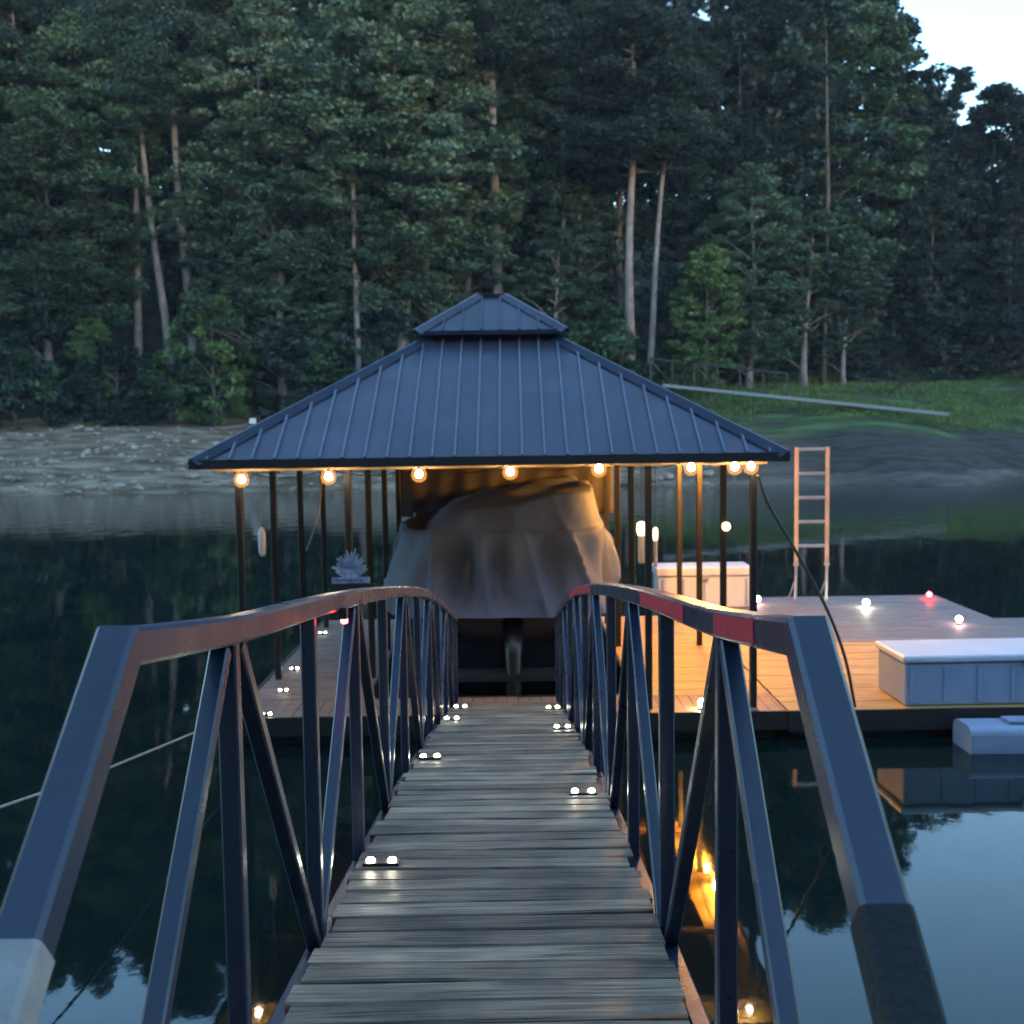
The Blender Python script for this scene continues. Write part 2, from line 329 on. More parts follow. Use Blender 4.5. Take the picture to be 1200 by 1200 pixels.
for x, s in SX:
    o = MB().sweep([P(x, yy, RT(yy) - .034) for yy in ysamp], chprof(.068, .068, .008)).build('handrail', M['steel'], gw)
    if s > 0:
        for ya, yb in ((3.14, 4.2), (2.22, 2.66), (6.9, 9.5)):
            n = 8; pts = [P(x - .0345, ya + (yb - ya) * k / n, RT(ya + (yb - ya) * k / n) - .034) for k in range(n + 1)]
            t = MB().sweep(pts, [(-.0015, -.024), (.0015, -.024), (.0015, .024), (-.0015, .024)]).build('red_light_strip', M['red_glow'], gw)  # strip painted red where the lamp's light falls on the rail
            t['label'] = 'painted strip of red lamp light on the inner side of the handrail'
    bt = [-.6] + [.2 * i for i in range(0, 65)] + [YE]
    MB().sweep([P(x, yy, D(yy) - BC) for yy in bt], chprof(.06, .09, .006)).build('bottom_chord', M['steel'], gw)
    A = P(x, 1.94, RT(1.94) - .034); Bm = P(x, .62, RT(1.94) - .034 - 1.07)
    mid = A.lerp(Bm, .55)
    MB().bar(A + (A - Bm).normalized() * .02, Bm, .0725, .0725, c=.008).build('end_brace', M['steel'], gw)
    sl_ = MB().bar(A.lerp(Bm, .325 if s < 0 else .305), Bm.lerp(A, .03), .078, .078, c=.008).build('brace_sleeve', M['steel_grey' if s < 0 else 'steel_black'], gw)
    sl_['label'] = 'chalky grey lower sleeve of the end brace' if s < 0 else 'black lower sleeve of the end brace'
    for yy in topsY + botsY[1:]:
        MB().bar(P(x, yy, D(yy) - BC), P(x, yy, RT(yy) - .06), .05, .05, c=.005).build('post', M['steel'], gw)
    MB().bar(P(x, YE - .03, D(YE) - BC), P(x, YE - .03, RT(YE) - .06), .06, .06, c=.005).build('post', M['steel'], gw)
    for ty in topsY:
        for by in (ty - 1.06, ty + 1.06):
            off = -.004 if by < ty else .004
            MB().bar(P(x + off, ty + (.05 if by > ty else -.05), RT(ty) - .075), P(x + off, by + (.04 if by < ty else -.04), D(by) - BC + .03), .046, .042, c=.005).build('diagonal', M['steel'], gw)
for yy in botsY + topsY: pass
cb = MB()
for k in range(13):
    yy = .5 + k * 1.0; cb.box(CX - TX, CX + TX, yy - .03, yy + .03, D(yy) - .14, D(yy) - .05)
for x in (CX - .3, CX + .3): cb.sweep([P(x, yy, D(yy) - .1) for yy in bt], chprof(.04, .09, .004))
cb.build('floor_frame', M['steel'], gw)
ab = MB().box(-1.3, 1.1, -1.6, .1, -1, D(-.4) - .17).build('abutment', mat('concrete', (.3, .29, .27), .9, var=.2, vscale=3, bump=.4, bscale=12)); tag(ab, 'concrete landing block under the near end of the gangway', 'abutment')

# ------------------------------------------------------------------ small lights (two-led deck fixtures)
def deck_light(loc, label, rz=0, mt='led', first=[None]):
    r = empty('deck_light', loc, label, 'deck light', 'small glowing lights set on the decks')
    r.rotation_euler = (0, 0, rz)
    def ch(mb_, nm, m_):
        o = mb_.build(nm, m_); o.parent = r; return o
    ch(MB().box(-.075, .075, -.028, .028, 0, .018, .006), 'casing', M['socket'])
    for q in (-.045, .045):
        ch(MB().lathe([(.016, .018), (.018, .023), (.013, .029), (.004, .032)], (q, 0, 0), 10), 'lens', M[mt])
    return r
def on_gw(px, y): return Vector((px, y, D(y) + .003))
EL, ER = CX - DW + .10, CX + DW - .10
G = [(EL + .0, 4.5, 'left edge of the gangway deck, nearest there'), (ER - .02, 5.88, 'right edge of the gangway deck, nearest in full view'),
     (EL, 7.2, 'left edge of the gangway deck, second from the viewer'), (ER, 8.85, 'right edge of the gangway deck, second from the viewer'),
     (EL, 9.75, 'left edge of the gangway deck, third from the viewer'), (ER, 11.0, 'right edge of the gangway deck at its far end'),
     (EL, 11.4, 'left edge of the gangway deck at its far end'), (ER + .04, 2.72, 'right edge of the gangway deck beside the speckled near planks')]
for x, y, l in G: deck_light(on_gw(x, y), 'twin white light on the ' + l)

# ------------------------------------------------------------------ floating dock
DZ = .36
def deckboards(x0, x1, y0, y1, z, m, nm, par, along='x', w=.14, seed=1):
    mb = MB(); r = random.Random(seed)
    if along == 'x':
        y = y0
        while y < y1 - .03:
            ye = min(y + w, y1); d = r.uniform(-.003, .003); mb.box(x0 + r.uniform(0, .015), x1 - r.uniform(0, .015), y, ye, z - .03, z + d, .004) if False else mb.box(x0 + r.uniform(0, .012), x1 - r.uniform(0, .012), y, ye, z - .03, z + d); y = ye + .008
    else:
        x = x0
        while x < x1 - .03:
            xe = min(x + w, x1); d = r.uniform(-.003, .003); mb.box(x, xe, y0 + r.uniform(0, .012), y1 - r.uniform(0, .012), z - .03, z + d); x = xe + .008
    return mb.build(nm, m, par)
dk = empty('floating_dock', (0, 13.5, 0), 'floating timber dock with a boat slip under the dark hip roof', 'dock')
XL, XSL, XSR, XR = -3.5, -1.95, 1.60, 3.35
YF, YB, SF = 13.45, 20.4, 14.35
deckboards(XL, XSL, SF, YB, DZ, M['wood_red'], 'left_deck', dk, seed=2).name = 'walkway_deck'
deckboards(XL, XR, YF, SF - .01, DZ, M['wood_red'], 'front_deck', dk, 'y', seed=3)
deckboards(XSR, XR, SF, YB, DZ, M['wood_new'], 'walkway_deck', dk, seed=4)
for bx_ in ((XL - .03, XR, YF - .05, YF, DZ - .22, DZ + .01), (XL - .04, XL - .002, YF + .002, YB, DZ - .22, DZ + .01), (XSL + .002, XSL + .04, SF + .05, YB, DZ - .2, DZ + .008),
            (XSR - .04, XSR - .002, SF + .05, YB, DZ - .2, DZ + .008), (XSL + .0, XSR - .0, SF + .002, SF + .04, DZ - .2, DZ + .008)):
    MB().box(*bx_).build('rim_board', M['fascia'], dk)
fl = MB()
for x0, x1, y0, y1 in ((XL + .1, XSL - .1, YF + .1, YB - .1), (XSR + .1, XR - .1, YF + .1, YB - .1), (XSL, XSR, YF + .1, SF - .1)):
    fl.box(x0, x1, y0, y1, -.35, DZ - .05)
fl.build('float', M['black'], dk)
pf = empty('swim_platform', (6, 13.5, 0), 'wide timber swim platform joined to the right of the covered dock', 'dock platform')
PX = XR + .02
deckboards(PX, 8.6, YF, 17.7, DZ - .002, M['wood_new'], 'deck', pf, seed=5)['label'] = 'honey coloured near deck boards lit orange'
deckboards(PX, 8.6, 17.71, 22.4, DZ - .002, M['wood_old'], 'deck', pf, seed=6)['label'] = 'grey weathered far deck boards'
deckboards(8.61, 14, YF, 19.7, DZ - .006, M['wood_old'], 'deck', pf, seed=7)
MB().box(PX, 14, YF - .05, YF - .001, DZ - .25, DZ + .008).build('rim_board', M['fascia'], pf); MB().box(PX, 8.6, 22.4, 22.45, DZ - .2, DZ).build('rim_board', M['fascia'], pf)
MB().box(PX + .1, 8.5, YF + .1, 22.2, -.35, DZ - .05).box(8.55, 13.9, YF + .1, 19.5, -.35, DZ - .05).build('float', M['black'], pf)

# ------------------------------------------------------------------ pavilion
RC = Vector((-.26, 16.7, 0)); HW = 3.5; EZ = 3.54; RHT = 2.145; TT = .746
pv = empty('pavilion', (RC.x, RC.y, DZ), 'open boat pavilion with two tier dark blue metal hip roof hung with bulbs', 'pavilion')
def rp(side, u, t):  # side k, u in [-1,1] across, t up the slope (u scaled)
    w = HW * (1 - t); a = side * math.pi / 2
    x, y = u * w, -w
    return Vector((RC.x + x * math.cos(a) - y * math.sin(a), RC.y + x * math.sin(a) + y * math.cos(a), EZ + RHT * t))
for sdn in range(4):
    mb = MB()
    A, B_, C_, D_ = rp(sdn, -1, 0), rp(sdn, 1, 0), rp(sdn, 1, TT), rp(sdn, -1, TT)
    n = (B_ - A).cross(D_ - A).normalized()
    mb.add([A, B_, C_, D_, A - n * .02, B_ - n * .02, C_ - n * .02, D_ - n * .02], [(0, 1, 2, 3), (7, 6, 5, 4), (0, 4, 5, 1), (2, 6, 7, 3)])
    a = sdn * math.pi / 2; U = Vector((math.cos(a), math.sin(a), 0))
    sm_ = MB()
    x = -HW + .14
    while x < HW - .1:
        tmax = min(TT, 1 - abs(x) / HW)
        p0 = rp(sdn, x / HW, 0); w1 = HW * (1 - tmax)
        p1 = rp(sdn, x / w1 if w1 else 0, tmax)
        sm_.sweep([p0 + n * .001, p1 + n * .001], [(.017, 0), (-.017, 0), (-.012, -.034), (.012, -.034)], side=U)
        x += .268
    nb_ = len(mb.f); mb.add(sm_.v, sm_.f); pn_ = mb.build('roof_panel', M['roof'], pv); pn_.data.materials.append(M['seam'])
    for pl_ in pn_.data.polygons[nb_:]: pl_.material_index = 1
for sdn in range(4):
    a, b2 = rp(sdn, -1, 0), rp(sdn, -1, TT)
    dr = (b2 - a).normalized(); sd_ = dr.cross(Vector((0, 0, 1))).normalized()
    prof = [(-.11, .035), (-.02, -.045), (.02, -.045), (.11, .035), (.11, .02), (.02, -.06), (-.02, -.06), (-.11, .02)]
    MB().sweep([a - dr * .05, b2], prof, side=sd_).build('hip_cap', M['roof_trim'], pv)
# fascia round the eave, set 3 mm proud
fa = MB(); e = HW + .03; z0, z1 = EZ - .095, EZ + .015
fa.box(RC.x - e - .03, RC.x + e + .03, RC.y - e - .03, RC.y - e, z0, z1); fa.box(RC.x - e - .03, RC.x + e + .03, RC.y + e, RC.y + e + .03, z0, z1)
fa.box(RC.x - e - .03, RC.x - e, RC.y - e, RC.y + e, z0, z1); fa.box(RC.x + e, RC.x + e + .03, RC.y - e, RC.y + e, z0, z1)
fa.build('fascia', M['fascia'], pv)
sf = MB()
for x in np.linspace(RC.x - 3.2, RC.x + 3.2, 9): sf.box(x - .03, x + .03, RC.y - 3.3, RC.y + 3.3, EZ - .0615, EZ - .053)
for yv in (13.65, 15.6, 17.6, 19.7): sf.box(RC.x - 3.4, RC.x + 3.4, yv - .05, yv + .05, EZ - .14, EZ - .062)
sf.build('roof_framing', M['beam'], pv)
# soffit liner just below the panels
cl = MB()
for sdn in range(4):
    q = [rp(sdn, -1, 0), rp(sdn, 1, 0), rp(sdn, 1, TT), rp(sdn, -1, TT)]
    cl.add([Vector((p.x, p.y, p.z - .05)) for p in q], [(3, 2, 1, 0)])
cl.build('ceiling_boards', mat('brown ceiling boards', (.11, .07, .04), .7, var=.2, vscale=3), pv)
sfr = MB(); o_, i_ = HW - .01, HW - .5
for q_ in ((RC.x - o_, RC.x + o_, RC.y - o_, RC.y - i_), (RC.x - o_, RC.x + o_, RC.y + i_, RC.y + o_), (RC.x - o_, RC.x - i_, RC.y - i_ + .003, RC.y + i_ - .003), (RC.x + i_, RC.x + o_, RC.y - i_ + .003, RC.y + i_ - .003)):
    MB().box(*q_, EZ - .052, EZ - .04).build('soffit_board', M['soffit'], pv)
up = empty('x', (0, 0, 0), None, None); bpy.data.objects.remove(up)
w2 = 1.03; uz = 5.24; az = 5.81; rw = .19
cup = MB()
for sdn in range(4):
    a = sdn * math.pi / 2
    def q(x, y, z): return Vector((RC.x + x * math.cos(a) - y * math.sin(a), RC.y + x * math.sin(a) + y * math.cos(a), z))
    A, B_, C_, D_ = q(-w2, -w2, uz), q(w2, -w2, uz), q(rw, -rw, az), q(-rw, -rw, az)
    n = (B_ - A).cross(D_ - A).normalized(); U = Vector((math.cos(a), math.sin(a), 0))
    cup.add([A, B_, C_, D_], [(0, 1, 2, 3)])
    x = -.94
    while x < 1:
        t = min(1, (w2 - abs(x)) / (w2 - rw)); cup.sweep([q(x, -w2, uz) + n * .001, q(x, -w2 + (w2 - rw) * t, uz + (az - uz) * t) + n * .001], [(.016, 0), (-.016, 0), (-.011, -.032), (.011, -.032)], side=U); x += .268
    dr = (D_ - A).normalized(); s2 = dr.cross(Vector((0, 0, 1))).normalized()
    cup.sweep([A - dr * .04, D_], [(-.09, .03), (-.02, -.04), (.02, -.04), (.09, .03), (.09, .018), (.02, -.052), (-.02, -.052), (-.09, .018)], side=s2)
cup.build('cupola_roof', M['roof'], pv)
cf = MB(); e = w2 + .004
cf.box(RC.x - e - .02, RC.x + e + .02, RC.y - e - .02, RC.y - e, uz - .05, uz + .01); cf.box(RC.x - e - .02, RC.x + e + .02, RC.y + e, RC.y + e + .02, uz - .05, uz + .01)
cf.box(RC.x - e - .02, RC.x - e, RC.y - e, RC.y + e, uz - .05, uz + .01); cf.box(RC.x + e, RC.x + e + .02, RC.y - e, RC.y + e, uz - .05, uz + .01)
cf.build('cupola_fascia', M['roof_trim'], pv)
MB().box(RC.x - .885, RC.x + .885, RC.y - .885, RC.y + .885, EZ + RHT * TT - .1, uz + .02).build('cupola_neck', M['fascia'], pv)
MB().box(RC.x - .22, RC.x + .22, RC.y - .22, RC.y + .22, az - .01, az + .035, .01).build('ridge_cap', M['steel_black'], pv)
for X_ in (-3.36, -2.02, 1.68, 2.98):
    for Y_ in (13.65, 15.6, 17.6, 19.7):
        MB().bar((X_, Y_, DZ + .002), (X_, Y_, EZ - .142), .085, .085, c=.008).build('post', M['post'], pv)
MB().box(-3.06 + .0, -2.36, 13.6, 13.66, 1.72, 1.80).build('cross_rail', M['post'], pv) if False else None

# ------------------------------------------------------------------ string lights
def bulbprof(r): return [(r * .35, -.0), (r * .75, -r * .45), (r, -r * 1.15), (r * .8, -r * 1.8), (r * .3, -r * 2.1)]
def string(name, label, pts, drop, mt, r=.05, anchors=None):
    root = empty(name, pts[0], label, 'string lights')
    wire = []
    allp = anchors if anchors else pts
    for i in range(len(allp) - 1):
        a, b2 = Vector(allp[i]), Vector(allp[i + 1])
        for k in range(6):
            t = k / 6; wire.append(a.lerp(b2, t) + Vector((0, 0, -.09 * 4 * t * (1 - t) * ((b2 - a).length))))
    wire.append(Vector(allp[-1]))
    MB().tube(wire, .007, 5).build('wire', M['cable'], root)
    for p in pts:
        p = Vector(p)
        bo = MB().lathe([(q, z - drop) for q, z in bulbprof(r)], p, 12).build('bulb', M[mt], root, True)
        k = r * 2.15; lo = r * 1.05 - k * 1.05
        for nm, mm, pr_ in (('socket', M['socket'], [(.014, 0), (.018, -.01), (.018, -drop + .0)]), ('glow_shell', M['glow_shell'], [(q, z - drop - lo) for q, z in bulbprof(k)])):  # outer shell, wider than the bulb, is its painted halo
            so_ = MB().lathe(pr_, p, 12).build(nm, mm, None, nm == 'glow_shell'); so_.parent = bo
    return root
fb = []
for px, py in ((283, 562), (385, 559), (491, 556), (598, 553), (702, 550), (810, 547), (861, 543)):
    p = atY(px, py, 13.28); fb.append(Vector((p.x, p.y, p.z + .10)))
fb.append(Vector(atY(880, 545, 13.34)) + Vector((0, 0, .10)))
for p in fb: p.z = min(p.z, EZ - .06)
string('string_lights', 'string of round glowing warm bulbs along the front eave of the pavilion', fb, .045, 'bulb', .045)
sb = [Vector((RC.x + HW - .12, yy, EZ - .09)) for yy in (16.3, 17.0, 17.7, 18.4, 19.1, 19.8)]
string('string_lights', 'string of warm bulbs along the right side eave, mirrored in the water', sb, .045, 'bulb_side', .045)
# lights on the docks
for px, py, l in ((312, 836, 'nearest on the left edge of the left walkway'), (332, 808, 'second along the left edge of the left walkway'), (345, 783, 'third along the left edge of the left walkway'), (378, 741, 'farthest along the left walkway, behind the red lamp')):
    p = atZ(px, py, DZ + .03); p.x = max(p.x, XL + .1); deck_light((p.x, min(max(p.y, YF + .08), YB - .1), DZ + .004), 'white light ' + l)
def ball_light(px, py, mt, label, z=None, r=.07, cat='dock light', m2='lamp_body'):
    p = atZ(px, py, DZ + .1) if z is None else z
    o = empty('dock_light', (p.x, p.y, DZ), label, cat, 'round lights on the swim platform')
    MB().lathe([(.05, 0), (.05, .03), (.025, .05)], (p.x, p.y, DZ + .002), 10).build('base', M[m2], o)
    MB().lathe([(r * .4, .05), (r, .05 + r * .6), (r, .05 + r * 1.1), (r * .5, .05 + r * 1.7)], (p.x, p.y, DZ), 12).build('lens', M[mt], o, True)
ball_light(1015, 706, 'led', 'round white light on the far edge of the swim platform', r=.06)
ball_light(1089, 696, 'led_red', 'glowing red light at the far corner of the swim platform', r=.05)
ball_light(1124, 725, 'led_pink', 'flat pinkish white light right of the red one', r=.055)
ball_light(823, 837, 'led', 'round white light on the near edge of the platform, right of the gangway', z=Vector((2.33, YF + .1, 0)), r=.05)
ball_light(886, 674, 'led_pink', 'small white light beside the far white dock box', z=Vector((4.8, 21.6, 0)), r=.06)
# red lamp on left rail
ry = 4.25; rp_ = Vector((CX - TX + .045, ry, RT(ry) - .085))
rl = empty('red_lamp', rp_, 'small glowing red lamp clipped under the left handrail', 'lamp')
MB().box(rp_.x - .018, rp_.x + .012, rp_.y - .02, rp_.y + .02, rp_.z - .015, rp_.z + .03).build('clip', M['socket'], rl)
MB().lathe([(.006, -.034), (.013, -.03), (.014, -.018), (.012, -.0155)], rp_, 10).build('lens', M['led_red'], rl, True)

# ------------------------------------------------------------------ boat under cover
bc = Vector((-.16, 18.2, 0)); bt_ = empty('covered_boat', (bc.x, bc.y, 0), 'boat under a silvery grey draped cover, moored in the slip beneath the roof', 'boat')
hl = MB(); lv = [(.15, 1.05, 2.6), (.5, 1.28, 2.75), (1.35, 1.36, 2.85)]
vs = []; nA = 40
def foot_pt(a, hw, hl_):
    ca, sa = math.cos(a), math.sin(a); p = 5 if sa < 0 else 2.4
    k = (abs(ca) ** p + abs(sa) ** p) ** (-1 / p); return bc.x + hw * ca * k, bc.y + hl_ * sa * k
for z, hw, hl2 in lv:
    for k in range(nA):
        x, y = foot_pt(2 * math.pi * k / nA, hw, hl2); vs.append((x, y, z))
fs = [(j * nA + k, j * nA + (k + 1) % nA, (j + 1) * nA + (k + 1) % nA, (j + 1) * nA + k) for j in range(2) for k in range(nA)] + [tuple(range(nA - 1, -1, -1))]
hl.add(vs, fs).build('hull', M['hull'], bt_, True)
MB().box(bc.x - 1.0, bc.x + 1.0, 14.98, 15.5, .42, .5, .02).build('swim_deck', M['steel_black'], bt_)
MB().taper([(bc.x + .15, 15.42, 1.15), (bc.x + .15, 15.2, .75), (bc.x + .15, 15.12, .2)], [.16, .12, .10], 10).build('outdrive', M['alu_dark'], bt_, True)
nA, nT = 320, 56; V = []; rg = np.random.RandomState(4)
ph = rg.rand(12) * 6.28
for j in range(nT + 1):
    t = j / nT
    if t < .45: s = 1.045 - .115 * (t / .45); zz = 1.30 + (2.42 - 1.30) * (t / .45)
    elif t < .52: q = (t - .45) / .07; s = .93 - .03 * q; zz = 2.42 + .05 * q
    elif t < .78: q = (t - .52) / .26; s = .90 - .08 * q; zz = 2.47 + .31 * q ** .9
    else: q = (t - .78) / .22; s = .82 * (1 - q); zz = 2.78 + .12 * q
    for k in range(nA):
        a = 2 * math.pi * k / nA; x, y = foot_pt(a, 1.66 * s, 3.1 * s)
        sa, ca = math.sin(a), math.cos(a)
        upn = sstep(.5, .8, t)
        x += .10 * upn * float(sstep(0, 1.2, bc.x - x))
        z2 = zz + upn * (.10 * (x - bc.x) - .10 * (x < bc.x - .7) * (bc.x - .7 - x) * 2)
        z2 += upn * (.05 * math.sin(2.6 * x + 1.2 + .8 * y) * math.cos(1.9 * y) + .03 * math.sin(5.3 * x - 2.1 * y)) + upn * .07 * (x - bc.x) - upn * .2 * max(0, bc.x - .6 - x)
        hang = (1 - t / .45) if t < .45 else 0; L_ = x * 1.0 + y * 1.0 if abs(ca) > .9 else x
        L_ = L_ + .5 * t * math.sin(L_ * 1.3)
        fold = 1.1 - 2 * abs(math.sin(L_ * 4.1 + 2.2 * t + ph[4])) ** .6 + math.sin(L_ * 7.2 + ph[0] + 1.5 * math.sin(L_ * 2.3 + t * 3)) * .5 + math.sin(L_ * 13 + ph[1] - t * 5) * .25
        fold += .7 * math.sin(L_ * 3.1 + t * 6 + ph[2])
        amp = .095 * (.35 + min(1, hang * 3) * (.5 + t * 1.6) if hang else .35) * min(1, .25 + t * 8)
        nrmx, nrmy = (ca, sa)
        x += nrmx * fold * amp; y += nrmy * fold * amp * 1.4
        if t > .45: z2 += .02 * fold * (1 - upn)
        # catenary tucks at the hem
        if False: z2 -= .05 * hang * abs(math.sin(L_ * 1.7 + .6)) - .03
        V.append((x, y, z2))
Fq = [(j * nA + k, j * nA + (k + 1) % nA, (j + 1) * nA + (k + 1) % nA, (j + 1) * nA + k) for j in range(nT) for k in range(nA)]
co = bpy.data.objects.new('cover', npmesh('cover', V, Fq, M['cover'], smooth=True)); COL.objects.link(co)
co.parent = bt_; co.matrix_parent_inverse = Matrix.Translation(bt_.location).inverted()
tp = MB(); nX = 60
p0 = atY(468, 552, 20.1); p1 = atY(718, 548, 20.1)
vs = []
for j in range(9):
    for i in range(nX + 1):
        x = p0.x + (p1.x - p0.x) * i / nX; vs.append((x, 20.1 + .04 * math.sin(i * .9 + j * .2) * (j / 8 + .2), 3.34 - j / 8 * 1.05))
fs = [(j * (nX + 1) + i, j * (nX + 1) + i + 1, (j + 1) * (nX + 1) + i + 1, (j + 1) * (nX + 1) + i) for j in range(8) for i in range(nX)]
o = tp.add(vs, fs).build('tarp', M['tarp'], None, True); tag(o, 'brown grey tarp hanging under the roof behind the covered boat', 'tarp')
sm = o.modifiers.new('s', 'SOLIDIFY'); sm.thickness = .006

# ------------------------------------------------------------------ dock furniture
def dock_box(name, x0, x1, y0, y1, z0, h, label, lid=.12, rot=0):
    c = Vector(((x0 + x1) / 2, (y0 + y1) / 2, z0)); r = empty(name, c, label, 'dock box')
    def ch(mb_, nm, m_, bv):
        o = mb_.build(nm, m_); o.parent = r; md = o.modifiers.new('b', 'BEVEL'); md.width = bv; md.segments = 3; return o
    w, d = (x1 - x0) / 2, (y1 - y0) / 2
    ch(MB().box(-w + .04, w - .04, -d + .04, d - .04, 0, h - lid), 'body', M['white_side'], .03)
    rb_ = MB(); n_ = max(3, int(w * 2 / .42))
    for q in range(n_ + 1):
        xq = -w + .12 + (2 * w - .24) * q / n_; rb_.box(xq - .025, xq + .025, -d + .024, -d + .05, .05, h - lid - .05)
    ch(rb_, 'ribs', M['white_side'], .006)['kind'] = 'stuff' if False else 'thing'
    ch(MB().box(-w, w, -d, d, h - lid + .004, h), 'lid', M['white'], .035)
    ch(MB().box(-.08, .08, -d - .012, -d + .04, h - lid - .07, h - lid + .03), 'latch', M['alu'], .006)
    r.rotation_euler = (0, 0, rot); return r
dock_box('dock_box', 4.80, 8.0, 13.55, 14.6, DZ + .004, .64, 'long white lidded box on the near right corner of the platform', .1, R(1.2))
dock_box('dock_box', 2.75, 4.6, 21.1, 21.9, DZ + .004, .80, 'white lidded dock box at the far side of the platform, behind the posts', .18).children[0].data.materials[0] = M['white']
dock_box('dock_box', 9.55, 10.4, 19.0, 19.6, DZ + .004, .55, 'small white box at the right edge, beyond the platform lights', .1)
# white float at the lower right
fp = atZ(1137, 884, 0); ft_ = empty('pontoon_float', (fp.x + 1.5, fp.y + .35, 0), 'pale rounded pontoon float in the dark water at the right edge', 'float')
r_ = .2; pts = [(fp.x, fp.y + .25, .12), (fp.x + .15, fp.y + .25, .12), (fp.x + 3, fp.y + .2, .12)]
MB().sweep(pts, [(math.copysign(abs(math.cos(q)) ** .45, math.cos(q)) * .27, math.copysign(abs(math.sin(q)) ** .45, math.sin(q)) * .2) for q in [i * math.pi / 12 + .01 for i in range(24)]], side=Vector((0, 1, 0))).build('hull', M['white_side'], ft_)
MB().box(fp.x + .5, fp.x + 2.6, fp.y + .1, fp.y + .34, .335, .36).build('deck_pad', M['white_side'], ft_)
# ladder
la, lb = atZ(931, 702, DZ), atZ(970, 699, DZ); Yl = 21.9
la = Vector((atY(933, 650, Yl).x, Yl, DZ)); lb = Vector((atY(969, 650, Yl).x, Yl, DZ))
ztop = atY(950, 524, Yl).z
ld = empty('ladder', (la + lb) / 2, 'tall tan ladder standing upright on the swim platform right of the roof', 'ladder')
for p in (la, lb):
    MB().bar((p.x, Yl, DZ + .75), (p.x, Yl, ztop), .075, .05, c=.008).build('side_rail', M['ladder'], ld)
    MB().bar((p.x, Yl, DZ + .7), (p.x, Yl, DZ + .76), .1, .07).bar((p.x - .02, Yl - .04, DZ + .01), (p.x, Yl, DZ + .72), .05, .04).bar((p.x - .1, Yl + .2, DZ + .01), (p.x, Yl, DZ + .45), .03, .03).build('foot_bracket', M['alu'], ld)
for z in np.linspace(DZ + 1.1, ztop - .04, 5):
    MB().bar((la.x + .03, Yl, z), (lb.x - .03, Yl, z), .05, .06, side=Vector((0, 1, 0))).build('rung', M['alu'], ld)
# sign
sgY = 13.55; sc_ = atY(411, 658, sgY)
sg = empty('emblem_sign', (sc_.x, sgY, sc_.z), 'pale cut out metal emblem over a lettered strip on a post', 'sign')
r2 = random.Random(11); loop = []
nS = 40
for k in range(nS):
    a = math.pi * k / (nS - 1); rr_ = .185 + .03 * math.sin(k * 2.1) + .015 * math.sin(k * .9) + r2.uniform(-.018, .018)
    loop.append((sc_.x + math.cos(a) * rr_, sc_.z - .12 + math.sin(a) * rr_ * 1.25))
loop += [(sc_.x - .10, sc_.z - .19), (sc_.x + .10, sc_.z - .19)]
MB().prism_loop(loop, sgY - .03, sgY - .015).build('emblem', M['sign'], sg)
ink = MB()
for k in range(7):
    a = .35 + k * .4; ink.bar((sc_.x + math.cos(a) * .03, sgY - .033, sc_.z - .1 + .02), (sc_.x + math.cos(a) * .15, sgY - .033, sc_.z - .1 + math.sin(a) * .19), .014, .004, side=Vector((0, 1, 0)), c=.001)
ink.build('engraving', M['sign_ink'], sg)
MB().box(sc_.x - .235, sc_.x + .235, sgY - .035, sgY - .015, sc_.z - .265, sc_.z - .192).build('name_strip', M['sign'], sg)
tx = MB(); x = sc_.x - .19
for k in range(9):
    w = r2.uniform(.018, .032); tx.box(x, x + w, sgY - .038, sgY - .0355, sc_.z - .245, sc_.z - .212); x += w + .014
tx.build('lettering', M['sign_ink'], sg)
MB().box(sc_.x - .25, sc_.x + .3, sgY - .01, sgY + .055, sc_.z - .36, sc_.z - .28).build('mounting_board', M['fascia'], sg)
# fender
fp = atY(307, 635, 14.9)
fe = empty('fender', (fp.x, fp.y, fp.z), 'narrow white fender hanging on a cord at the left of the pavilion', 'fender')
MB().lathe([(.012, -.2), (.045, -.17), (.052, -.08), (.052, .1), (.035, .17), (.012, .2)], fp, 12).build('body', M['white'], fe, True)
MB().tube([(fp.x, fp.y, fp.z + .2), (fp.x, fp.y, EZ - .05)], .006, 5).build('cord', M['rope'], fe)
# lantern & candle at the right inner post
def lantern(px, py0, py1, Y, w, label, body):
    a = atY(px, py0, Y); c = atY(px, py1, Y); h = a.z - c.z
    r = empty('hanging_lantern', (a.x, Y, c.z), label, 'lantern')
    MB().lathe([(w * .55, -h), (w * .6, -h * .96), (w * .6, -h * .35), (w * .5, -h * .33)], (a.x, Y, a.z), 12).build('body', M[body], r, True)
    MB().lathe([(w * .62, -h * .325), (w * .8, -h * .2), (w * .7, -.02), (w * .2, 0)], (a.x, Y, a.z), 12).build('lamp', M['lantern'], r, True)
    MB().tube([(a.x, Y, a.z), (a.x, Y, EZ - .06)], .005, 5).build('cord', M['cable'], r)
lantern(752, 611, 660, 14.2, .085, 'hanging lantern with glowing white top and peach body beside the inner right post', 'lantern_body')
lantern(768, 618, 664, 15.4, .045, 'slim yellow lantern hanging just right of the inner right post', 'lantern_body')
bq = atY(851, 617, 15.5); o = empty('wall_lamp', bq, 'round cream lamp fixed halfway up the yellow lit post', 'lamp')
MB().lathe([(.02, -.06), (.05, -.04), (.062, 0), (.05, .04), (.02, .06)], bq, 12).build('globe', M['lantern'], o, True)
MB().box(bq.x - .02, bq.x + .02, bq.y + .05, bq.y + .1, bq.z - .03, bq.z + .03).build('bracket', M['socket'], o)
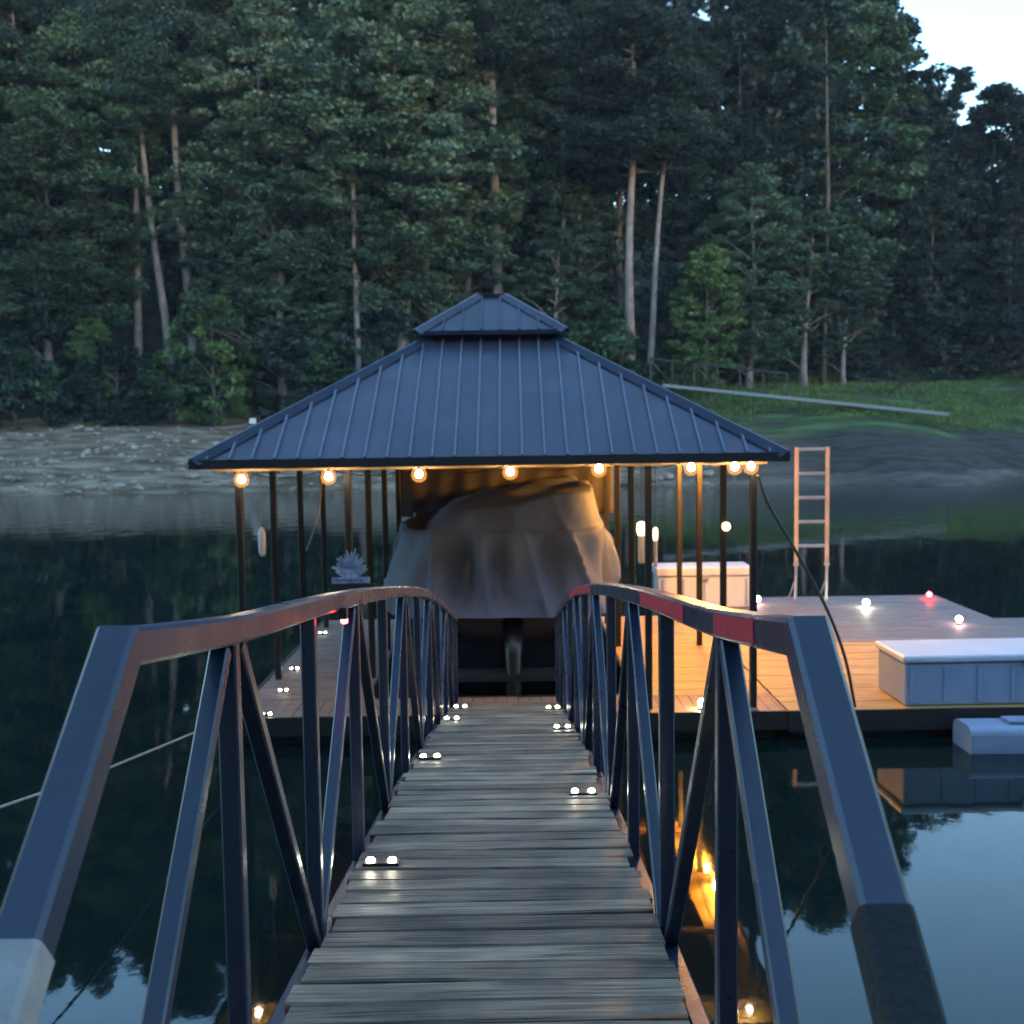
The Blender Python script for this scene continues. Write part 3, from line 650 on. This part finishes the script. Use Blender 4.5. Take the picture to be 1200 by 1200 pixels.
# cables
def cable(name, pts, r, m, label, cat):
    P_ = [Vector(p) for p in pts]; out = []
    for i in range(len(P_) - 1):
        a = P_[max(i - 1, 0)]; b_ = P_[i]; c = P_[i + 1]; d = P_[min(i + 2, len(P_) - 1)]
        for k in range(8):
            t = k / 8; out.append(.5 * ((2 * b_) + (c - a) * t + (2 * a - 5 * b_ + 4 * c - d) * t * t + (3 * b_ - a - 3 * c + d) * t ** 3))
    out.append(P_[-1]); o = MB().tube(out, r, 7, side=Vector((0, 0, 1)) if abs((P_[-1] - P_[0]).normalized().z) < .8 else Vector((1, 0, 0))).build(name, m, None, True); return tag(o, label, cat)
cable('power_cable', [atY(888, 556, 13.4), atY(900, 590, 13.4), atY(932, 645, 13.45), atY(968, 712, 13.5), atY(990, 770, 13.5), Vector((atY(1002, 828, 13.5).x, 13.5, DZ + .02))], .02, M['cable'], 'black cable slanting from the roof corner down to the platform', 'cable')
cable('mooring_rope', [Vector((XL + .05, YF + .05, DZ + .03)), atY(120, 903, 9.8), atY(0, 946, 8.2), Vector((-3.9, 4.6, 1.75)), Vector((-3.8, .4, 2.4))], .012, M['rope'], 'pale mooring rope running from the dock corner toward the lower left', 'rope')
cable('loose_cord', [atY(377, 552, 15.8), atY(375, 590, 15.8), atY(368, 620, 15.8), atY(359, 645, 15.8)], .012, M['rope'], 'loose pale cord hanging between the left posts', 'cord')

# ------------------------------------------------------------------ gangway lying on the far right bank
fg = empty('far_gangway', (22, 100, 6), 'long pale gangway with truss railing lying on the grassy far bank', 'gangway')
a = atY(778, 452, 92); b_ = atY(1112, 486, 84)
MB().bar(a, b_, .9, .26, side=Vector((0, 1, 0)), c=.01).build('deck_beam', mat('pale grey beam paint', (.17, .18, .19), .6), fg)
def truss(p, q, n, hgt, nm):
    mb = MB(); U = Vector((0, 1, 0))
    up_ = Vector((0, 0, hgt)); mb.bar(p + up_, q + up_, .16, .16, side=U)
    for k in range(n + 1):
        c = p.lerp(q, k / n); mb.bar(c, c + up_, .13, .13)
        if k < n:
            d = p.lerp(q, (k + 1) / n); mb.bar(c + up_, d, .1, .1, side=U) if k % 2 == 0 else mb.bar(c, d + up_, .1, .1, side=U)
    return mb
o1, o2 = atY(762, 449, 96), atY(922, 468, 92)
truss(o1, o2, 6, 2.1, 'r').build('railing', M['post'], fg)
o3, o4 = atY(1010, 470, 100), atY(1080, 476, 97)
truss(o3, o4, 3, 2.0, 'r').build('railing', M['post'], fg)
# legs down to the ground so that it rests on it
lg = MB()
for t in np.linspace(0, 1, 7):
    p = a.lerp(b_, t); g = th(p.x, p.y) - .1
    if p.z > g: lg.box(p.x - .06, p.x + .06, p.y - .06, p.y + .06, g, p.z)
for p in (o1, o1.lerp(o2, .33), o1.lerp(o2, .66), o2, o3, o3.lerp(o4, .5), o4):
    g = th(p.x, p.y) - .1
    if p.z > g: lg.box(p.x - .05, p.x + .05, p.y - .05, p.y + .05, g, p.z)
if lg.v: lg.build('support', M['post'], fg)
# small white sign on the left bank
p = atY(297, 503, 93.6); g = th(p.x, 93.6)
ws = empty('bank_sign', (p.x, 93.6, g), 'tiny white sign on the far bank, just above the left slope of the roof', 'sign')
pt = atY(297, 490, 93.6).z
MB().box(p.x - .3, p.x + .25, 93.5, 93.6, pt - .85, pt).build('board', M['white'], ws)
MB().box(p.x - .05, p.x + .05, 93.601, 93.66, g - .1, pt - .1).build('stake', M['post'], ws)

# ------------------------------------------------------------------ rocks on the left bank
rs = np.random.RandomState(5); RV = []; RF = []
ico = [(0, 0, 1), (.89, 0, .45), (.28, .85, .45), (-.72, .53, .45), (-.72, -.53, .45), (.28, -.85, .45), (.72, .53, -.45), (-.28, .85, -.45), (-.89, 0, -.45), (-.28, -.85, -.45), (.72, -.53, -.45), (0, 0, -1)]
icf = [(0, 1, 2), (0, 2, 3), (0, 3, 4), (0, 4, 5), (0, 5, 1), (1, 6, 2), (2, 6, 7), (2, 7, 3), (3, 7, 8), (3, 8, 4), (4, 8, 9), (4, 9, 5), (5, 9, 10), (5, 10, 1), (1, 10, 6), (11, 7, 6), (11, 8, 7), (11, 9, 8), (11, 10, 9), (11, 6, 10)]
ico = np.array(ico); k = 0
for i in range(1400):
    x = rs.uniform(-62, 15) ; t = rs.beta(1.2, 2.2)
    y = 70.2 + t * 23
    z = th(x, y)
    if z < -.15: continue
    s = (.09 + .32 * rs.rand() ** 3.0); v = ico * (1 + .35 * (rs.rand(12, 1) - .5)) * np.array([s * rs.uniform(.8, 1.6), s, s * .6]); ang = rs.rand() * 6.28
    c_, s_ = math.cos(ang), math.sin(ang); v = np.stack([v[:, 0] * c_ - v[:, 1] * s_, v[:, 0] * s_ + v[:, 1] * c_, v[:, 2]], 1) + np.array([x, y, z + s * .2])
    RV.append(v); RF.append(np.array(icf) + 12 * k); k += 1
o = bpy.data.objects.new('bank_stones', npmesh('bank_stones', np.concatenate(RV), np.concatenate(RF), M['rock'], 3)); COL.objects.link(o)
tag(o, 'loose pale stones scattered over the sandy far bank', 'stones', kind='stuff')

# ------------------------------------------------------------------ trees
def leaves(C, S, rs, droop=.25, asp=.55):
    n = len(C); u = rs.randn(n, 3); u[:, 2] = u[:, 2] * .6 - droop; u /= np.linalg.norm(u, axis=1)[:, None]
    w = rs.randn(n, 3); w[:, 2] *= .5; w -= (w * u).sum(1)[:, None] * u; w /= np.linalg.norm(w, axis=1)[:, None]
    S = S[:, None]; V = np.stack([C - u * S * .5, C + w * S * asp * .5, C + u * S * .5, C - w * S * asp * .5], 1).reshape(-1, 3)
    return V, np.arange(4 * n).reshape(-1, 4)
def clump_pts(rs, c, r, flat, n):
    d = rs.randn(n, 3); d /= np.linalg.norm(d, axis=1)[:, None]; d *= (rs.rand(n, 1) ** .45)
    return c + d * np.array([r, r, r * flat])
def broad(seed, h, base, rad, nclump, nleaf, size, flat=.5, shape=1.0, droopy=.25):
    """crown from h*base to h: limbs carry clumps of leaves; returns crown verts/faces and a trunk MB"""
    rs = np.random.RandomState(seed); tk = MB(); top = h * .92
    lean = rs.uniform(-.04, .04, 2) * h; r0 = h * .012 + .08
    def axis(z): t = z / h; return np.array([lean[0] * t * t + .25 * math.sin(z * .35 + seed), lean[1] * t * t + .2 * math.cos(z * .3 + seed), z])
    tk.taper([axis(h * q) for q in np.linspace(0, .93, 10)], [r0 * (1 - .88 * q) * (1.35 if q == 0 else 1) for q in np.linspace(0, 1, 10)])
    C = []; S = []
    lobes = [(rs.uniform(0, 6.28), rs.uniform(.2, .95), rs.uniform(.5, 1.25)) for _ in range(11)]
    for i in range(nclump):
        q = rs.rand() ** .85; z = h * (base + (1 - base) * q); e = (math.sin(math.pi * min(1, (q * .86 + .12))) ** .7) * shape
        a = rs.uniform(0, 6.28); m_ = 1.0
        for la_, lz, lw in lobes:
            dd = (1 - math.cos(a - la_)) * 1.2 + abs(q - lz) * 3; m_ += (lw - .85) * math.exp(-dd * 1.6)
        rr = rad * e * m_ * (rs.rand() ** .35); ax = axis(z)
        c = ax + np.array([math.cos(a) * rr, math.sin(a) * rr, rs.uniform(-.3, .3)])
        cr = rad * rs.uniform(.11, .22)
        C.append(clump_pts(rs, c, cr, flat, nleaf)); S.append(size * rs.uniform(.6, 1.3, nleaf))
        if i % 9 == 0 and rr > rad * .3:
            p0 = axis(max(h * base * .7, z - rr * rs.uniform(.35, .8))); pm = (p0 + c) / 2 + np.array([0, 0, .12 * rr])
            tk.taper([p0, pm, c], [.07 + .012 * rr, .05, .015], 4)
    C = np.concatenate(C); S = np.concatenate(S)
    return leaves(C, S, rs, droopy), tk
def pine(seed, h, base, rad, size=.34, ntier=26, nleaf=70):
    rs = np.random.RandomState(seed); tk = MB(); r0 = h * .0095 + .07; bx, by = rs.uniform(-.02, .02, 2) * h
    def axis(z): t = z / h; return np.array([bx * t * t + .12 * math.sin(z * .3 + seed), by * t, z])
    tk.taper([axis(h * q) for q in np.linspace(0, .98, 12)], [r0 * (1 - .8 * q) for q in np.linspace(0, 1, 12)])
    C = []; S = []
    for i in range(ntier):
        q = i / ntier; z = h * (base + (1 - base) * q) + rs.uniform(-.4, .4)
        for b__ in range(rs.randint(2, 5)):
            a = rs.uniform(0, 6.28); rl_ = rad * (1 - q) ** .55 * rs.uniform(.45, 1.1) + .4; p0 = axis(z)
            tip = p0 + np.array([math.cos(a) * rl_, math.sin(a) * rl_, rs.uniform(-.05, .28) * rl_])
            tk.taper([p0, (p0 + tip) / 2 + np.array([0, 0, .05 * rl_]), tip], [.06, .04, .012], 4)
            for t in (.45, .7, .92):
                if t * rl_ < .5: continue
                C.append(clump_pts(rs, p0 + (tip - p0) * t, .45 + .16 * rl_, .38, nleaf)); S.append(size * rs.uniform(.6, 1.3, nleaf))
    for _ in range(5):
        z = h * base * rs.uniform(.45, .95); a = rs.uniform(0, 6.28); p0 = axis(z); tk.taper([p0, p0 + np.array([math.cos(a) * .8, math.sin(a) * .8, .15])], [.03, .008], 4)
    C = np.concatenate(C); S = np.concatenate(S)
    return leaves(C, S, rs, .05, .35), tk
def make_proto(name, gen, leafm, barkm, cat, tname='trunk'):
    (V, Fc), tk = gen
    root = empty(name, (0, 0, 0), '-', cat)
    c = bpy.data.objects.new('crown' if tname == 'trunk' else 'foliage', npmesh(name + '_leaves', V, Fc, leafm)); COL.objects.link(c); c.parent = root
    t = tk.build(tname, barkm, None, True); t.parent = root
    return root
PR = {
 'A1': make_proto('broadleaf_tree', broad(1, 26, .18, 5.6, 300, 200, .33), M['leaf_a'], M['bark'], 'tree'),
 'A2': make_proto('broadleaf_tree', broad(2, 24, .28, 5.9, 280, 200, .31, .42), M['leaf_b'], M['bark_pale'], 'tree'),
 'A3': make_proto('broadleaf_tree', broad(3, 28, .14, 5.2, 320, 190, .33, .55), M['leaf_a'], M['bark'], 'tree'),
 'A4': make_proto('broadleaf_tree', broad(4, 22, .12, 5.2, 280, 200, .29, .4), M['leaf_b'], M['bark_pale'], 'tree'),
 'S1': make_proto('young_tree', broad(5, 11, .08, 2.8, 170, 150, .24, .5), M['leaf_bright'], M['bark'], 'tree'),
 'S2': make_proto('young_tree', broad(6, 13, .16, 3.2, 160, 150, .24, .38), M['leaf_b'], M['bark_pale'], 'tree'),
 'P1': make_proto('pine_tree', pine(7, 32, .60, 5.4, .34, 34, 150), M['leaf_pine'], M['bark_pale'], 'tree'),
 'P2': make_proto('pine_tree', pine(8, 30, .46, 5.0, .34, 34, 150), M['leaf_pine'], M['bark'], 'tree'),
 'P3': make_proto('pine_tree', pine(9, 26, .2, 4.8, .33, 44, 140), M['leaf_pine'], M['bark'], 'tree'),
 'D1': make_proto('broadleaf_tree', broad(21, 25, .12, 5.4, 260, 130, .42, .55), M['leaf_dark'], M['bark'], 'tree'),
 'D2': make_proto('pine_tree', pine(22, 27, .2, 4.6, .42, 40, 90), M['leaf_dark'], M['bark'], 'tree'),
 'B1': make_proto('shrub', broad(10, 5.0, .03, 2.7, 80, 95, .26, .55), M['leaf_bright'], M['bark'], 'shrub', 'stem'),
 'B2': make_proto('shrub', broad(11, 4.2, .02, 2.9, 80, 90, .26, .5), M['leaf_dark'], M['bark'], 'shrub', 'stem'),
 'B3': make_proto('shrub', broad(12, 3.4, .02, 2.4, 70, 80, .24, .5), M['leaf_a'], M['bark'], 'shrub', 'stem'),
}
PH = {'D1': 25, 'D2': 27, 'A1': 26, 'A2': 24, 'A3': 28, 'A4': 22, 'S1': 11, 'S2': 13, 'P1': 32, 'P2': 30, 'P3': 26, 'B1': 5, 'B2': 4.2, 'B3': 3.4}
GRP = {'D': 'dark trees at the right of the forest', 'A': 'broadleaf trees of the forest', 'S': 'young trees at the forest edge', 'P': 'pines of the forest', 'B': 'shrubs along the far bank'}
used = set(); rt = random.Random(21)
def tree(kind, px, Y, h, label, wide=1.0, tilt=None):
    if px < 800: Y += 9 if Y < 100 else 5; h *= 1.2 if kind[0] in 'AP' else 1.08
    X = atY(px, 500, Y).x; g = th(X, Y) - .15; s = h / PH[kind]
    rz = rt.uniform(0, 6.28) if tilt is None else 0; sc3 = (s * wide, s * wide, s)
    if kind not in used:
        used.add(kind); r = PR[kind]; r.location = (X, Y, g); r.rotation_euler = (0, 0, rz); r.scale = sc3; r['label'] = label
    else: r = copy_thing(PR[kind], (X, Y, g), label, rz, sc3)
    if tilt is not None: r.rotation_euler = (0, R(tilt), 0)
    r['group'] = GRP[kind[0]]; return r
T = [
 # nearer edge, left
 ('A2', 60, 87, 20, 'leafy tree with several pale slim trunks above the left bank', 1.25), ('A1', 105, 90, 27, 'tall broadleaf with clumped crown between the left edge and the bare trunks', 1.0),
 ('A3', -40, 88, 31, 'dark broadleaf tree cut by the left edge of the photo', 1.1),
 ('P1', 168, 92, 31, 'pine with thin straight trunk, leftmost of the three bare trunks on the left', .95), ('P1', 204, 91, 33, 'pine with leaning bare trunk, middle of the three on the left', .9, -4.5),
 ('P1', 230, 92, 37, 'tallest pine with bare pale trunk, rightmost of the three on the left', .95, -2),
 ('A4', 335, 88, 23, 'grey green broadleaf above the left roof slope, nearest the bright shrub', 1.15), ('A4', 318, 94, 28, 'broadleaf with rounded clumps behind the shrub left of the roof', 1.1),
 ('A2', 425, 89, 24, 'tree with straight pale trunk standing just left of the roof peak', 1.0), ('A2', 475, 91, 30, 'wide grey green broadleaf whose crown ends beside the tall central pine', 1.25),
 ('A4', 505, 94, 24, 'low rounded broadleaf directly left of the central pine trunk', 1.0),
 ('P1', 587, 93, 37, 'tall central pine with bare trunk rising right behind the roof peak', 1.1),
 ('P1', 734, 90, 29, 'pine with thick pinkish trunk right of the roof peak', 1.35, 2.6), ('P1', 757, 91, 29, 'slim leaning pine just right of the thick pinkish trunk', .85, 5),
 ('P2', 728, 101, 33, 'darker pine half hidden behind the thick pinkish trunk', .95),
 ('S2', 655, 89, 14, 'grey leaved young tree rising over the right side of the upper roof tier', 1.1), ('S2', 688, 94, 16, 'loose grey green young tree between the roof and the pinkish trunk', 1.1),
 ('S1', 830, 97, 13, 'fresh green young tree above the right roof slope', 1.15), ('A4', 880, 102, 20, 'leafy tree behind the far gangway railing', 1.1),
 ('S2', 945, 103, 16, 'pale speckled young tree standing left of the lawn', 1.25), ('S2', 990, 106, 13, 'pale leaved young tree at the right end of the forest edge', 1.2),
 ('P3', 820, 108, 34, 'feathery dark conifer above the right roof slope', 1.15), ('P3', 900, 113, 40, 'feathery dark conifer behind the pale speckled young tree', 1.15),
 ('A3', 640, 102, 30, 'tall broadleaf right of the central pine', 1.05), ('A1', 690, 108, 31, 'tall dark broadleaf filling the gap between central pine and pinkish trunk', 1.1),
 ('A1', 960, 116, 40, 'tall rounded broadleaf with sky gaps near its top, right of centre', 1.15), ('D1', 1020, 121, 38, 'dark blurred broadleaf that meets the white sky', 1.0),
 ('A1', 560, 104, 29, 'broadleaf behind the central pine on its left', 1.0), ('P3', 400, 100, 30, 'conifer with layered branches above the left roof slope', 1.1),
 ('P2', 30, 98, 33, 'pine behind the pale slim trunks at far left', 1.0), ('P3', 110, 103, 31, 'feathery conifer high on the left slope', 1.1), ('P2', 290, 106, 33, 'pine behind the rounded broadleaf on the left slope', 1.1),
 ('A1', 340, 110, 31, 'broadleaf high on the slope left of centre', 1.15), ('A3', 480, 112, 32, 'broad crown high on the slope behind the wide grey green tree', 1.2),
 ('P1', 45, 92, 30, 'slim bare trunked pine at the far left edge of the wood', .9), ('P1', 421, 86, 27, 'pine with thin bare trunk standing over the middle of the left roof slope', .8),
 ('P1', 552, 96, 33, 'thin pine just left of the tall central pine', .8), ('P1', 660, 95, 31, 'thin bare pine between the central pine and the pinkish trunk', .75),
 # right background
 ('D1', 1066, 130, 27, 'dark forked tree standing against the sky at the right', .8), ('D2', 1112, 128, 30, 'dark pointed conifer at the right, top against the sky', 1.0),
 ('D1', 1155, 122, 27, 'round topped broadleaf near the right edge', 1.1), ('D1', 1215, 120, 24, 'broadleaf cut by the right edge of the photo', 1.2),
 ('D1', 1090, 118, 22, 'slim trunked tree in the shade right of the lawn', 1.0), ('D2', 1180, 116, 17, 'low leaning tree on the lawn edge at far right', 1.1),
 ('D2', 1045, 122, 27, 'shadowy tree between the blurred broadleaf and the forked tree', 1.0),
 # shrubs
 ('B1', 252, 85.5, 9.6, 'large bright green shrub on the bank left of the roof', .8), ('B2', 60, 85.5, 7.5, 'dark dense shrub below the pale slim trunks', .9),
 ('B2', 140, 85, 6.0, 'low dark shrub between the pale trunks and the bright shrub', 1.0), ('B3', 10, 84.5, 6.5, 'green shrub at the left edge above the bank', 1.1),
 ('B3', 195, 86, 5.5, 'small dark green shrub touching the bright shrub on its left', 1.1), ('B2', 340, 87, 7.0, 'dark shrub right of the bright shrub, over the roof slope', 1.0),
 ('B3', 400, 87, 6.0, 'shrub at the foot of the straight pale trunk', 1.1), ('B2', 455, 88, 7.0, 'shaded shrub just above the upper left of the roof', 1.0),
 ('B3', 700, 91, 7.5, 'shrub just above the upper right of the roof', 1.0), ('B1', 790, 95, 4.5, 'yellowish shrub above the middle of the right roof slope', 1.0),
 ('B3', 870, 108, 5.5, 'shrub behind the far gangway railing', 1.2), ('B2', 1010, 112, 5.5, 'dark shrub where the lawn meets the forest', 1.3),
 ('B2', 1110, 113, 6.0, 'dark shrub at the back of the lawn on the right', 1.4), ('B2', 1180, 112, 6.5, 'dark shrub at the back of the lawn by the right edge', 1.4),
 ('S1', 118, 86, 8, 'young green tree beside the pale slim trunks', 1.1), ('S2', 380, 88, 12, 'young tree with yellowish drooping leaves over the roof slope', 1.0),
 ('S2', 290, 89, 14, 'young tree rising behind the bright shrub', 1.0),
]
for t in T: tree(*t)
# outside the frame but mirrored / seen from a step aside, and the deep wood behind: one mass
rs = np.random.RandomState(33); LV = []; LF = []; off = 0; TK = MB()
def mass(X, Y, h, rad, nl, seed):
    global off
    g = th(X, Y) - .3; (V, Fc), tk = broad(seed, h, .12, rad * 1.12, 90, int(nl * 1.35), .75, .6)
    LV.append(V + np.array([X, Y, g])); LF.append(Fc + off); off += len(V)
    TK.taper([(X, Y, g), (X + .3, Y, g + h * .5), (X, Y, g + h * .9)], [.26, .18, .05], 5)
k = 0
for row, (Y0, sp, h) in enumerate(((108, 7.0, 31), (121, 7.5, 33), (136, 9, 34), (152, 10, 34))):
    X = -78.0
    while X < 95:
        Y = Y0 + rs.uniform(-4, 4); hh_ = h * rs.uniform(.9, 1.08)
        hh_ *= 1.2
        if X > 34 * Y / 110:
            Y += 12; hh_ = min(hh_, 30)
        if X > 42 * Y / 125 - 4: hh_ = min(hh_, max(15, .27 * Y + 3.9 - th(X, Y)) * rs.uniform(.85, 1.0))
        elif X > 0: hh_ = min(hh_, .42 * Y + 4 - th(X, Y))
        mass(X, Y, hh_, rs.uniform(4.2, 5.6), 42, 100 + k); k += 1
        X += sp * rs.uniform(.8, 1.2)
for X in list(np.arange(-75, -44, 6.5)) + list(np.arange(54, 90, 7)):
    Y = foot(X) + rs.uniform(3, 12); mass(float(X), float(Y), 28 if X < 0 else 21, 5, 70, 400 + k); k += 1
for X, Y in ((-31, 124), (-27, 131), (-24, 122), (-39, 124), (-42, 133), (-46, 146), (-36, 118), (-33, 112), (-44, 139), (25, 128), (28, 137), (24, 121), (20, 127)):
    mass(X, Y, 40, 5.5, 60, 900 + k); k += 1
for Y0 in (-17, -25, -34):
    X = -60.0
    while X < 60:
        mass(X, Y0 + rs.uniform(-2, 2), rs.uniform(15, 20), rs.uniform(4.2, 5.6), 28, 700 + k); k += 1; X += 7 * rs.uniform(.8, 1.2)
o = bpy.data.objects.new('forest', npmesh('forest', np.concatenate(LV), np.concatenate(LF), M['leaf_dark'])); COL.objects.link(o)
tag(o, 'deep dark wood filling the hillside behind the nearer trees', 'forest', kind='stuff')
o = TK.build('forest_trunks', M['bark'], o, True)
# understory leaves on the ground at the forest foot
C = []; S = []
for i in range(900):
    px_ = rs.uniform(-70, 70); Y = foot(px_) + rs.uniform(-1.0, 14); g = th(px_, Y)
    n = 34; C.append(clump_pts(rs, np.array([px_, Y, g + rs.uniform(.2, 1.0)]), rs.uniform(.6, 1.4), .6, n)); S.append(.26 * rs.uniform(.6, 1.3, n))
V, Fc = leaves(np.concatenate(C), np.concatenate(S), rs, 0)
o = bpy.data.objects.new('undergrowth', npmesh('undergrowth', V, Fc, M['leaf_dark'])); COL.objects.link(o)
tag(o, 'low tangled undergrowth along the foot of the forest', 'undergrowth', kind='stuff')

# grass tufts and shore stones on the right bank
C = []; S = []
for i in range(7500):
    x = rs.uniform(6, 60); Y = rs.uniform(84, 112); g = th(x, Y)
    if g < 2.4 + rs.rand() * 1.6 or wav(x, Y, 4.0, 2) + rs.rand() * .8 < -.1: continue
    n = 9; C.append(np.array([x, Y, g + .08]) + rs.randn(n, 3) * [.22, .22, .05]); S.append(.21 * rs.uniform(.5, 1.4, n))
C = np.concatenate(C); S = np.concatenate(S); n = len(C); a_ = rs.rand(n) * 6.28
up_ = np.stack([np.cos(a_) * .35, np.sin(a_) * .35, np.ones(n)], 1) * S[:, None]; wd = np.stack([-np.sin(a_), np.cos(a_), np.zeros(n)], 1) * S[:, None] * .22
V = np.stack([C - wd, C + wd, C + up_ + wd * .2, C + up_ - wd * .2], 1).reshape(-1, 3)
o = bpy.data.objects.new('grass', npmesh('grass', V, np.arange(4 * n).reshape(-1, 4), leafmat('bank grass blades', (.045, .085, .022), (.10, .15, .04), .1))); COL.objects.link(o)
tag(o, 'short green grass growing in tufts on the right bank', 'grass', kind='stuff')

# ------------------------------------------------------------------ render settings
sc.view_settings.view_transform = 'Standard'; sc.view_settings.look = 'None'; sc.view_settings.gamma = 1; sc.view_settings.exposure = 3.36
cy = sc.cycles; cy.use_denoising = True; cy.use_adaptive_sampling = True; cy.adaptive_threshold = .02
cy.max_bounces = 5; cy.diffuse_bounces = 2; cy.glossy_bounces = 3; cy.transmission_bounces = 2; cy.sample_clamp_indirect = 4; cy.caustics_reflective = False; cy.caustics_refractive = False

hz_ = MB().box(-705, 705, -405, 905, -12, 260).build('haze', bpy.data.materials.new('haze air')); hm = hz_.data.materials[0]; hm.use_nodes = True
_n = hm.node_tree.nodes; _n.remove(_n['Principled BSDF']); _v = _n.new('ShaderNodeVolumePrincipled'); _v.inputs['Density'].default_value = .0002; _v.inputs['Color'].default_value = (.85, .92, 1, 1)
hm.node_tree.links.new(_v.outputs[0], _n['Material Output'].inputs['Volume']); tag(hz_, 'thin evening haze over the lake', kind='stuff')
cy.volume_bounces = 0
